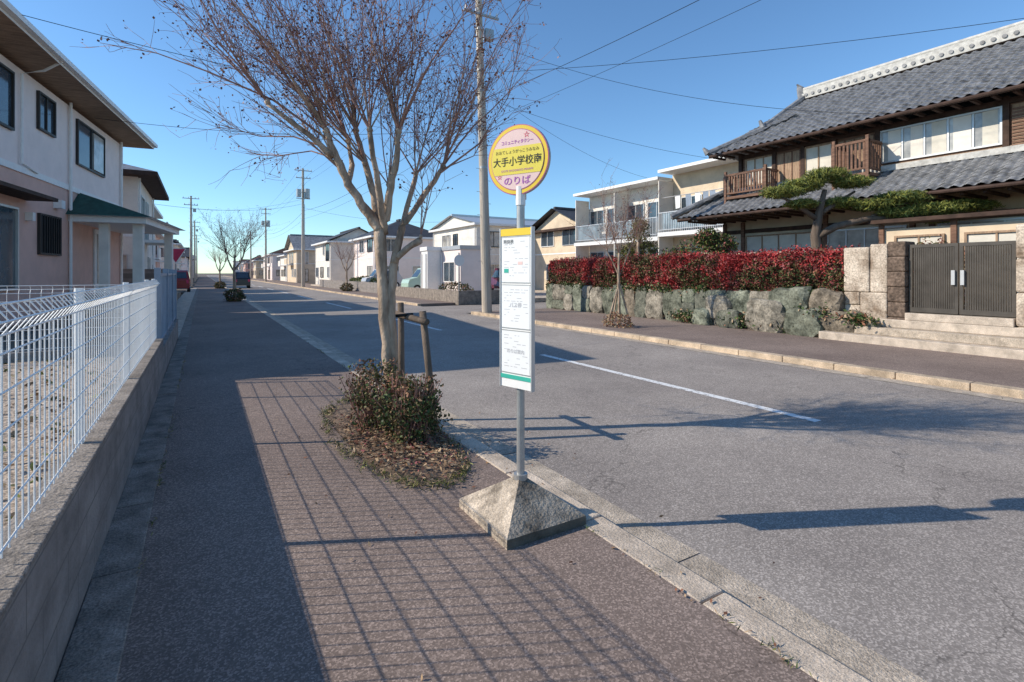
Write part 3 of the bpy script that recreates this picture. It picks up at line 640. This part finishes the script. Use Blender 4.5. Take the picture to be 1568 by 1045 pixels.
while len(C)<2300:
    x=rr.uniform(1.05,1.99); y=rr.gauss(4.4,.7)
    if ((x-1.53)/.45)**2+((y-4.75)/1.35)**2<1+rr.uniform(-.4,.10) : C.append((x,y,.02+.05*max(0,1-abs(x-1.53)/.45)+rr.uniform(0,.02)))
leaves('fallen_leaves',C,.02,[L['tan'],L['br'],L['rb'],L['pk']],[5,4,3,1],flat=.75,seed=9)
C=[(rr.uniform(.5,2.9),rr.gauss(4.3,1.6),.012) for _ in range(160)]; C=[(x,y,z if x<2.15 else -.085) for x,y,z in C]
C+=[(rr.uniform(1.95,2.03),rr.uniform(1,14),.01) for _ in range(120)]+[(rr.uniform(8.9,9.2),rr.uniform(2,16),-.08) for _ in range(200)]
leaves('scattered_leaves',C,.014,[L['tan'],L['rb'],L['br']],[2,3,2],flat=.8,seed=10)
C=[]
for _ in range(150):
    a=rr.uniform(0,2*math.pi); cx=1.5+.47*math.cos(a); cy=4.85+1.42*math.sin(a)
    if cx>2.1: continue
    C+=[(cx+rr.gauss(0,.04),cy+rr.gauss(0,.04),rr.uniform(.01,.045)) for _ in range(14)]
leaves('grass_tufts',C,.026,[L['yg'],L['g'],L['tan'],L['gb']],[3,2,3,2],aspect=.12,seed=11)
C=[]
for _ in range(60):
    cy=rr.uniform(-.5,12); cx=rr.choice((1.99,-.27,-.27))
    C+=[(cx+rr.gauss(0,.012),cy+rr.gauss(0,.05),rr.uniform(.005,.03)) for _ in range(10)]
leaves('joint_weeds',C,.018,[L['yg'],L['g'],L['tan']],[2,2,2],aspect=.15,seed=14)
SH=empty('azalea_shrub')
C=blob((1.60,4.42,.33),(.30,.32,.31),5600,21,.08)+blob((1.45,5.0,.37),(.27,.46,.35),4200,22,.12)
C=[c for c in C if nz(c,7)>-.18]
mi=[]
for c in C:
    q=random.random(); top=c[2]>.48
    n_=nz(c,4)
    if top: mi.append(0 if q<.36+n_ else (1 if q<.55 else (2 if q<.82 else 4)))
    else: mi.append(3 if q<.2 else (4 if q<.5+n_*.5 else (1 if q<.78 else 2)))
leaves('foliage',C,.0175,[L['rb'],L['gb'],L['br'],L['g2'],L['g']],None,SH,midx=mi,seed=12,aspect=.55)
b=MB()
for _ in range(150):
    a=random.uniform(0,6.28); r_=random.uniform(.05,.32); cx,cy=(1.60,4.42) if random.random()<.6 else (1.42,5.0)
    p0=Vector((cx+random.gauss(0,.06),cy+random.gauss(0,.06),.0)); p1=Vector((cx+math.cos(a)*r_,cy+math.sin(a)*r_,random.uniform(.35,.74-r_*.5)))
    b.tube([p0,(p0+p1)/2+Vector((random.gauss(0,.03),random.gauss(0,.03),0)),p1],[.006,.005,.003],'twig',4)
b.obj('stems',SH)
ST_=empty('tree_stakes'); b=MB()
b.tube([(1.93,4.62,0),(1.86,4.78,1.17)],.034,'post',10); b.tube([(1.90,5.5,0),(1.87,5.46,1.22)],.034,'post',10)
b.tube([(1.83,4.60,1.08),(1.83,5.6,1.10)],.032,'post',10); b.tube([(1.70,5.18,1.1),(1.86,5.05,1.12)],.018,'black',6)
b.obj('stakes',ST_,smooth=True)
for (x,y) in ((1.5,31.5),(1.5,58),(10.4,44)): leaves('street_shrub',blob((x,y,.3),(.5,.8,.4),1500,int(y)),.05,[L['rb'],L['g2'],L['gb']],[1,2,2],seed=int(y))
# ---------------------------------------------------------------- garden trees
def pads(name,base,trunk,padlist,matsp,pr,size,asp,seed,npts=1500,core_=True):
    e=empty(name,base); b=MB()
    for pts,rad in trunk:
        P=[R3*u+F3*w_+U3*z for (u,w_,z) in pts]; b.tube(P,rad,'post',8)
    b.obj('trunk',e,smooth=True); C=[]
    for i,(u,w_,z,su,sw,sz) in enumerate(padlist):
        for q in blob((0,0,5),(1,1,1),npts,seed+i,.2):
            v=Vector((q[0],q[1],q[2]-5)); p=R3*(u+v.x*su)+F3*(w_+v.y*sw)+U3*(z+v.z*sz); C.append(tuple(p))
    leaves('foliage',C,size,matsp,pr,e,aspect=asp,seed=seed); return e
pads('pine_tree',(14.96,7.9,.7),
 [([(0,0,0),(.08,0,.6),(-.05,0,1.3),(-.12,0,1.9),(0,0,2.6),(.15,0,3.2)],[.2,.17,.15,.13,.10,.06]),
  ([(-.12,0,1.85),(.4,-.1,2.15),(1.2,-.2,2.35),(2.2,-.3,2.4),(3.0,-.4,2.35),(4.1,-.5,2.5)],[.11,.1,.085,.07,.055,.03]),
  ([(0,0,2.3),(-.6,0,2.75),(-1.1,0,3.0)],[.08,.06,.03]),([(0,0,2.5),(.6,0,2.9),(1.0,0,3.15)],[.07,.05,.03]),
  ([(1.2,-.2,2.35),(1.7,-.2,2.6),(2.3,-.3,2.8)],[.05,.035,.02])],
 [(-1.05,0,3.12,.6,.5,.17),(-.4,.1,3.35,.6,.5,.19),(.2,0,3.62,.6,.5,.19),(.85,-.1,3.4,.55,.45,.17),(.7,.1,2.85,.5,.45,.14),(1.4,-.2,2.75,.6,.5,.17),(2.1,-.3,2.95,.75,.45,.17),(2.0,-.3,2.5,.6,.4,.14),(2.9,-.4,2.62,.8,.5,.17),(3.8,-.5,2.7,.75,.45,.16),(3.1,-.4,2.35,.5,.4,.12),(-.5,0,2.8,.45,.4,.13)],
 [L['pine'],L['yg'],L['g'],L['g2']],[5,3,2,1],.07,.14,31,2700)
pads('garden_shrub',(16.2,13.0,.7),[([(0,0,0),(0,0,1.5)],[.08,.05])],[(0,0,1.6,1.0,.8,.6),(.8,0,1.9,.7,.6,.45),(-.9,0,1.3,.7,.6,.5),(.3,0,2.2,.5,.5,.35)],[L['g2'],L['g'],L['yg'],L['rb'],L['pk']],[2,3,2,1.2,.8],.05,.5,51,1700)
pads('garden_tree',(17.0,17.0,.7),[([(0,0,0),(0,0,1.6),(.1,0,2.6)],[.1,.08,.05])],[(0,0,2.4,.6,.5,.5),(.45,0,1.9,.5,.4,.4),(-.45,0,1.8,.5,.4,.35),(.1,0,3.0,.4,.4,.35),(.2,0,1.3,.5,.4,.4)],[L['yg'],L['br'],L['gb']],[3,1,2],.055,.4,61,900)
l5=[([(0,0,-.05),(0,0,1.2),(0,0,2.2)],[.1,.08,.06])]
baretree('bare_garden_tree',(16.6,16.6,.7),l5,[(0,0,2.2,14,.4,.02,0),(-.1,0,1.7,8,.6,.02,-.2)],15,sub=5,subsub=1,shl=(.8,1.7))
C=blob((15.3,5.4,1.5),(.5,.9,.8),2500,71); leaves('garden_shrub',C,.05,[L['pk'],L['rb'],L['gb']],[1,2,2],seed=71)
# ---------------------------------------------------------------- bus stop
B=empty('bus_stop_sign',(1.74,2.77,0)); b=MB()
def ring(x0,x1,y0,y1,z): return [(x0,y0,z),(x1,y0,z),(x1,y1,z),(x0,y1,z)]
bc=mat('concrete_base_weathered',(.35,.29,.225),.95,6,.4,.6,50,fine=120,col2=(.52,.44,.35)); bcd=mat('concrete_base_shaded_skirt',(.12,.11,.09),.95,5,.4,.5,50); bcm=mat('concrete_base_shaded_face',(.17,.145,.115),.95,6,.4,.6,50,fine=100,col2=(.30,.26,.21))  # bcd, bcm: darker copies of the concrete, shade painted into the colour
r0=ring(-.285,.28,-.31,.31,.0); r1=ring(-.285,.28,-.31,.31,.055); r2=ring(-.03,.03,-.03,.03,.245)
for i in range(4):
    j=(i+1)%4; b.poly([r0[i],r0[j],r1[j],r1[i]],bcd if i in(0,1) else bc); b.poly([r1[i],r1[j],r2[j],r2[i]],bcm if i==0 else bc)  # sides turned from the sun get the painted-shade copies
b.poly(r2,bc); b.obj('concrete_base',B,bevel=.012)
b=MB(); b.tube([(0,0,.2),(0,0,2.05)],.026,'galv',16); b.tube([(0,0,.235),(0,0,.27)],.045,'galv',16); b.tube([(0,0,1.98),(0,0,2.10)],.031,'white',12); b.obj('pole',B,smooth=False)
D=empty('disc',(-.012,.007,0),math.radians(-62.2),B); 
yel=mat('sign_yellow',(.80,.56,.05),.4,3,.04); mag=mat('sign_magenta',(.45,.10,.25),.5,3,.04); lavs=mat('sign_pale_pink',(.78,.56,.52),.45,3,.05); yel2=mat('sign_lemon',(.78,.64,.09),.4,3,.04); blk=mat('sign_black',(.02,.02,.02),.5); red=mat('sign_red',(.6,.05,.12),.5); teal=mat('sign_teal',(.05,.42,.32),.5); pap=mat('paper_white',(.80,.80,.79),.35,3,.03); ppl=mat('sign_purple',(.38,.10,.42),.5)
zc=2.27
def disc(b,r,y,m,th=0,n=64):
    b.poly([(r*math.cos(2*math.pi*i/n),y,zc+r*math.sin(2*math.pi*i/n)) for i in range(n)],m)
b=MB(); b.tube([(0,-.012,zc),(0,.012,zc)],.225,'galv',64); 
disc(b,.2245,-.0135,mag); disc(b,.219,-.0145,yel); disc(b,.196,-.0160,mag); disc(b,.191,-.0175,lavs)
def band(z0,z1,r,y,m):
    pts=[]; n=12
    for i in range(n+1): z=z0+(z1-z0)*i/n; pts.append((math.sqrt(r*r-z*z),y,zc+z))
    for i in range(n+1): z=z1+(z0-z1)*i/n; pts.append((-math.sqrt(r*r-z*z),y,zc+z))
    b.poly(pts,m)
band(-.092,.083,.1912,-.0195,yel2); b.box(-.2,.2,.013,.03,zc-.02,zc+.02,'galv'); b.box(-.03,.03,.012,.05,zc-.25,zc+.05,'galv')
b.obj('round_plate',D)
def text(s,size,x,z,y,m,parent,sx=1,bold=0):
    c=bpy.data.curves.new('lettering','FONT'); c.body=s; c.size=size; c.align_x='CENTER'; c.align_y='CENTER'; c.offset=bold; c.materials.append(m)
    o=bpy.data.objects.new('lettering',c); sc.collection.objects.link(o); o.parent=parent; o.location=(x,y,z); o.rotation_euler=(math.radians(90),0,0); o.scale=(sx,1,1); return o
text('大手小学校南',.063,0,zc-.012,-.0215,blk,D,.95,.0004); text('おおてしょうがっこうみなみ',.026,0,zc+.052,-.0215,blk,D,.95)
text('OOTE SHOGAKKO MINAMI',.019,0,zc-.068,-.0215,ppl,D,1); text('のりば',.058,0,zc-.137,-.0195,ppl,D,1.15,.0004)
text('コミュニティタクシー',.028,0,zc+.112,-.0195,ppl,D,.85,.0004); text('☆',.045,.07,zc+.148,-.0195,red,D); text('☆',.04,-.13,zc-.105,-.0195,red,D)
P_=empty('timetable',(0,0,0),math.radians(-74.3),B); b=MB(); hw=.130
b.box(-hw,hw,-.045,-.029,.82,1.83,'white'); 
for s in ((-hw-.007,-hw-.0001,.815,1.835),(hw+.0001,hw+.007,.815,1.835)): b.box(s[0],s[1],-.052,-.02,s[2],s[3],'alu')
b.box(-hw,hw,-.05,-.0451,1.785,1.83,yel); b.box(-hw,hw,-.05,-.0451,.875,.9,teal)
for z0,z1 in ((1.49,1.775),(1.20,1.47),(.915,1.18)):
    b.box(-.118,.118,-.0475,-.0452,z0,z1,pap)
    for s in ((-.122,.122,z1+.0001,z1+.005),(-.122,.122,z0-.005,z0-.0001)): b.box(s[0],s[1],-.049,-.0452,s[2],s[3],'galv')
gre=mat('print_grey',(.45,.45,.47),.6)
rr=random.Random(2)
for z0,z1 in ((1.49,1.775),(1.20,1.47),(.915,1.18)):
    z=z1-.03
    while z>z0+.03:
        x=-.10
        while x<.09:
            wd=rr.uniform(.01,.05)
            if rr.random()<.45: b.box(x,min(x+wd,.105),-.0481,-.0476,z,z+.0035,gre)
            x+=wd+.012
        z-=.018
b.box(-.10,-.06,-.0487,-.0484,1.55,1.575,teal); b.box(.02,.06,-.0487,-.0484,1.6,1.62,lavs)
b.box(-.05,.05,-.028,.0,1.0,1.05,'galv').box(-.05,.05,-.028,.0,1.6,1.65,'galv')
b.obj('board',P_)
text('時刻表',.03,-.06,1.745,-.0490,blk,P_,1); text('バス停',.035,0,1.343,-.0490,gre,P_); text('のりば案内',.03,0,1.05,-.0490,gre,P_)
# ---------------------------------------------------------------- utility poles and wires
def upole(base,H_,lean,r0=.19,trans=False,name='utility_pole'):
    e=empty(name,base); b=MB(); top=Vector((lean[0],lean[1],H_)); b.tube([(0,0,-.1),top*.5,top],[r0,r0*.82,r0*.64],'pole',16)
    for z in (5.6,7.2,8.6,9.4,10.2,11): p=top*(z/H_); b.tube([p,p+Vector((0,0,.08))],r0*.86,'galv',14)
    for z in [2+.45*i for i in range(18)]:
        p=top*(z/H_); s_=1 if int(z/.45)%2 else -1; b.tube([p,p+Vector((s_*(r0+.12),0,0))],.009,'galv',5)
    for z,wd in ((H_-.3,.9),(H_-1.1,.75)):
        p=top*(z/H_); b.box(p.x-wd,p.x+wd,p.y-.25,p.y-.16,z,z+.08,'galv')
        for k in (-.9,-.3,.5,.9): b.tube([(p.x+wd*k,p.y-.2,z+.08),(p.x+wd*k,p.y-.2,z+.24)],[.05,.03],'white',8)
    p=top*((H_-2)/H_); 
    if trans: b.tube([(p.x+.4,p.y-.2,H_-3.2),(p.x+.4,p.y-.2,H_-2.2)],.28,'galv',16); b.tube([(p.x-.45,p.y-.2,H_-3.1),(p.x-.45,p.y-.2,H_-2.3)],.25,'galv',16); b.box(p.x-.7,p.x+.7,p.y-.25,p.y-.1,H_-3.3,H_-3.22,'galv')
    else: b.box(p.x+.2,p.x+.55,p.y-.15,p.y+.1,H_-1.9,H_-1.5,'galv')
    b.tube([(r0+.02,0,0),(top.x*.7+r0*.8+.02,top.y*.7,H_*.7)],.02,'galv',6)
    b.obj('pole_and_fittings',e,smooth=False)
upole((9.5,17.6,0),12.6,(-.28,.18),.19); upole((8.9+.4,59,0),12.8,(0,0),.18,True); upole((9.4,98,0),12.8,(0,0),.17,True); upole((9.4,-13,0),12.6,(0,0)); 
for y,x in ((130,9.4),(165,9.4),(75,-1.2),(110,-1.2),(150,-1.2)): upole((x,y,0),11,(0,0),.16)
def wires(segs):
    b=MB()
    for p,q,sag,r in segs:
        p=Vector(p);q=Vector(q); n=24; b.tube([p.lerp(q,i/n)-U3*(sag*4*(i/n)*(1-i/n)) for i in range(n+1)],r*.7,'black',4)
    b.obj('overhead_wires')
S=[]
P1=(9.2,17.7); P0=(9.4,-13); P2=(9.3,59); P3=(9.4,98)
for z,r,dx,sg in ((12.2,.008,-.7,.5),(12.2,.008,.6,.5),(11.4,.008,.4,.6),(8.3,.012,.15,.8),(7.4,.008,.15,.5)):
    S+= [((P1[0]+dx,P1[1],z),(P0[0]+dx,P0[1],z),sg,r),((P1[0]+dx,P1[1],z),(P2[0]+dx,P2[1],z),sg,r*1.5),((P2[0]+dx,P2[1],z),(P3[0]+dx,P3[1],z),sg,r*1.8)]
S+=[((9.3,17.6,10.6),(19.5,6.0,6.3),.9,.010),((9.3,17.6,8.4),(18.3,13.6,6.2),.3,.009),((9.3,17.6,9.3),(30,-8,9.6),.8,.012),((9.3,17.6,8.0),(-3.2,13.5,6.6),.3,.010),((9.3,17.6,7.2),(-2.9,20.5,6.4),.4,.010),((9.3,59,9),(-3,40,6),.6,.014),((9.3,59,9.5),(-1.2,75,9.5),.6,.014),((-1.2,75,10),(-1.2,150,10),.6,.02),((9.3,59,8.6),(20,42,6.2),.6,.014),((9.3,17.6,8.8),(22.9,22,7.2),.5,.010)]
wires(S)
# ---------------------------------------------------------------- cars
def car(name,loc,rz,body,kind='kei'):
    e=empty(name,loc,rz); Lc,W,Hc=(3.4,1.48,1.75) if kind=='kei' else (4.3,1.7,1.5)
    prof=[(-Lc/2,.35),(-Lc/2,.95),(-Lc/2+.1,1.05),(-Lc/2+.45,Hc-.1),(-Lc/2+.7,Hc),(Lc/2-1.2,Hc),(Lc/2-.7,1.1),(Lc/2-.1,.95),(Lc/2,.7),(Lc/2,.35)]
    b=MB(); n=len(prof)
    def yy(z): return W/2 if z<1.1 else W/2-.14
    for s in (1,-1): b.poly([(x,s*yy(z),z) for x,z in (prof if s<0 else prof[::-1])],body)
    for i in range(n): 
        (x,z),(x2,z2)=prof[i],prof[(i+1)%n]; g= body
        b.poly([(x,-yy(z),z),(x,yy(z),z),(x2,yy(z2),z2),(x2,-yy(z2),z2)],g)
    for s in (1,-1):
        for a,c_ in ((-Lc/2+.55,-.15),(-.05,Lc/2-1.3)): b.poly([(a,s*(W/2-.0),1.12),(c_+(.35 if c_>0 else 0),s*(W/2-.0),1.12),(c_,s*(W/2-.09),Hc-.16),(a,s*(W/2-.09),Hc-.16)],'glass')
    b.poly([(Lc/2-.70,-W/2+.2,1.13),(Lc/2-.70,W/2-.2,1.13),(Lc/2-1.12,W/2-.25,Hc-.08),(Lc/2-1.12,-W/2+.25,Hc-.08)],'glass')
    b.poly([(-Lc/2+.09,-W/2+.2,1.1),(-Lc/2+.09,W/2-.2,1.1),(-Lc/2+.39,W/2-.25,Hc-.16),(-Lc/2+.39,-W/2+.25,Hc-.16)],'glass')
    b.box(-Lc/2-.03,-Lc/2+.05,-W/2+.05,W/2-.05,.3,.5,body).box(Lc/2-.05,Lc/2+.03,-W/2+.05,W/2-.05,.3,.5,body)
    for s in (1,-1): b.box(-Lc/2-.02,-Lc/2+.02,s*(W/2-.15)-.08,s*(W/2-.15)+.08,.7,.95,red)
    b.obj('body',e)
    b=MB()
    for x in (-Lc/2+.6,Lc/2-.65):
        for s in (1,-1): b.tube([(x,s*(W/2-.18),.3),(x,s*(W/2+.01),.3)],.3,'black',20); b.tube([(x,s*(W/2+.01),.3),(x,s*(W/2+.02),.3)],.17,'alu',14)
    b.obj('wheels',e)
cp=lambda n,c:mat(n,c,.25,3,.02,spec=.6)
car('parked_car',(3.6,62,-.1),math.radians(90),cp('car_black',(.03,.03,.035))); car('parked_van',(-1.6,50,0),math.radians(90),cp('car_red',(.3,.03,.03)),'kei')
car('parked_car',(13.8,34.5,.12),math.radians(180),cp('car_pale_green',(.45,.6,.5))); car('parked_car',(22,27,.12),math.radians(90),cp('car_dark_red',(.2,.02,.03)),'sedan'); car('parked_car',(18,30.5,.12),math.radians(90),cp('car_plum',(.12,.03,.06)),'kei')
car('parked_car',(14.0,46,.12),math.radians(180),cp('car_silver',(.5,.5,.52)))
e=empty('stop_sign',(-1.0,27,0)); b=MB(); b.tube([(0,0,0),(0,0,2.6)],.03,'galv',8); b.poly([(-.35,-.04,2.6),(.35,-.04,2.6),(0,-.04,2.0)],red); b.poly([(-.40,-.035,2.63),(0,-.035,1.93),(.40,-.035,2.63)],'white'); b.obj('plate_and_post',e)
e=empty('street_sign',(11.6,24.6,0)); b=MB(); b.tube([(0,0,0),(0,0,2.6)],.03,'galv',8); b.tube([(0,-.05,2.2),(0,-.03,2.2)],.3,'white',20); b.obj('plate_and_post',e)
leaves('garden_hedge',blob((13,48,.5),(.6,6,.7),3000,81),.09,[L['g'],L['yg'],L['g2']],[2,2,1],seed=81)
leaves('roadside_shrub',blob((12.5,27,.5),(.5,2,.5),1500,82),.06,[L['g2'],L['gb'],L['rb']],[2,2,1],seed=82)
print('faces',sum(len(o.data.polygons) for o in bpy.data.objects if o.type=='MESH'))
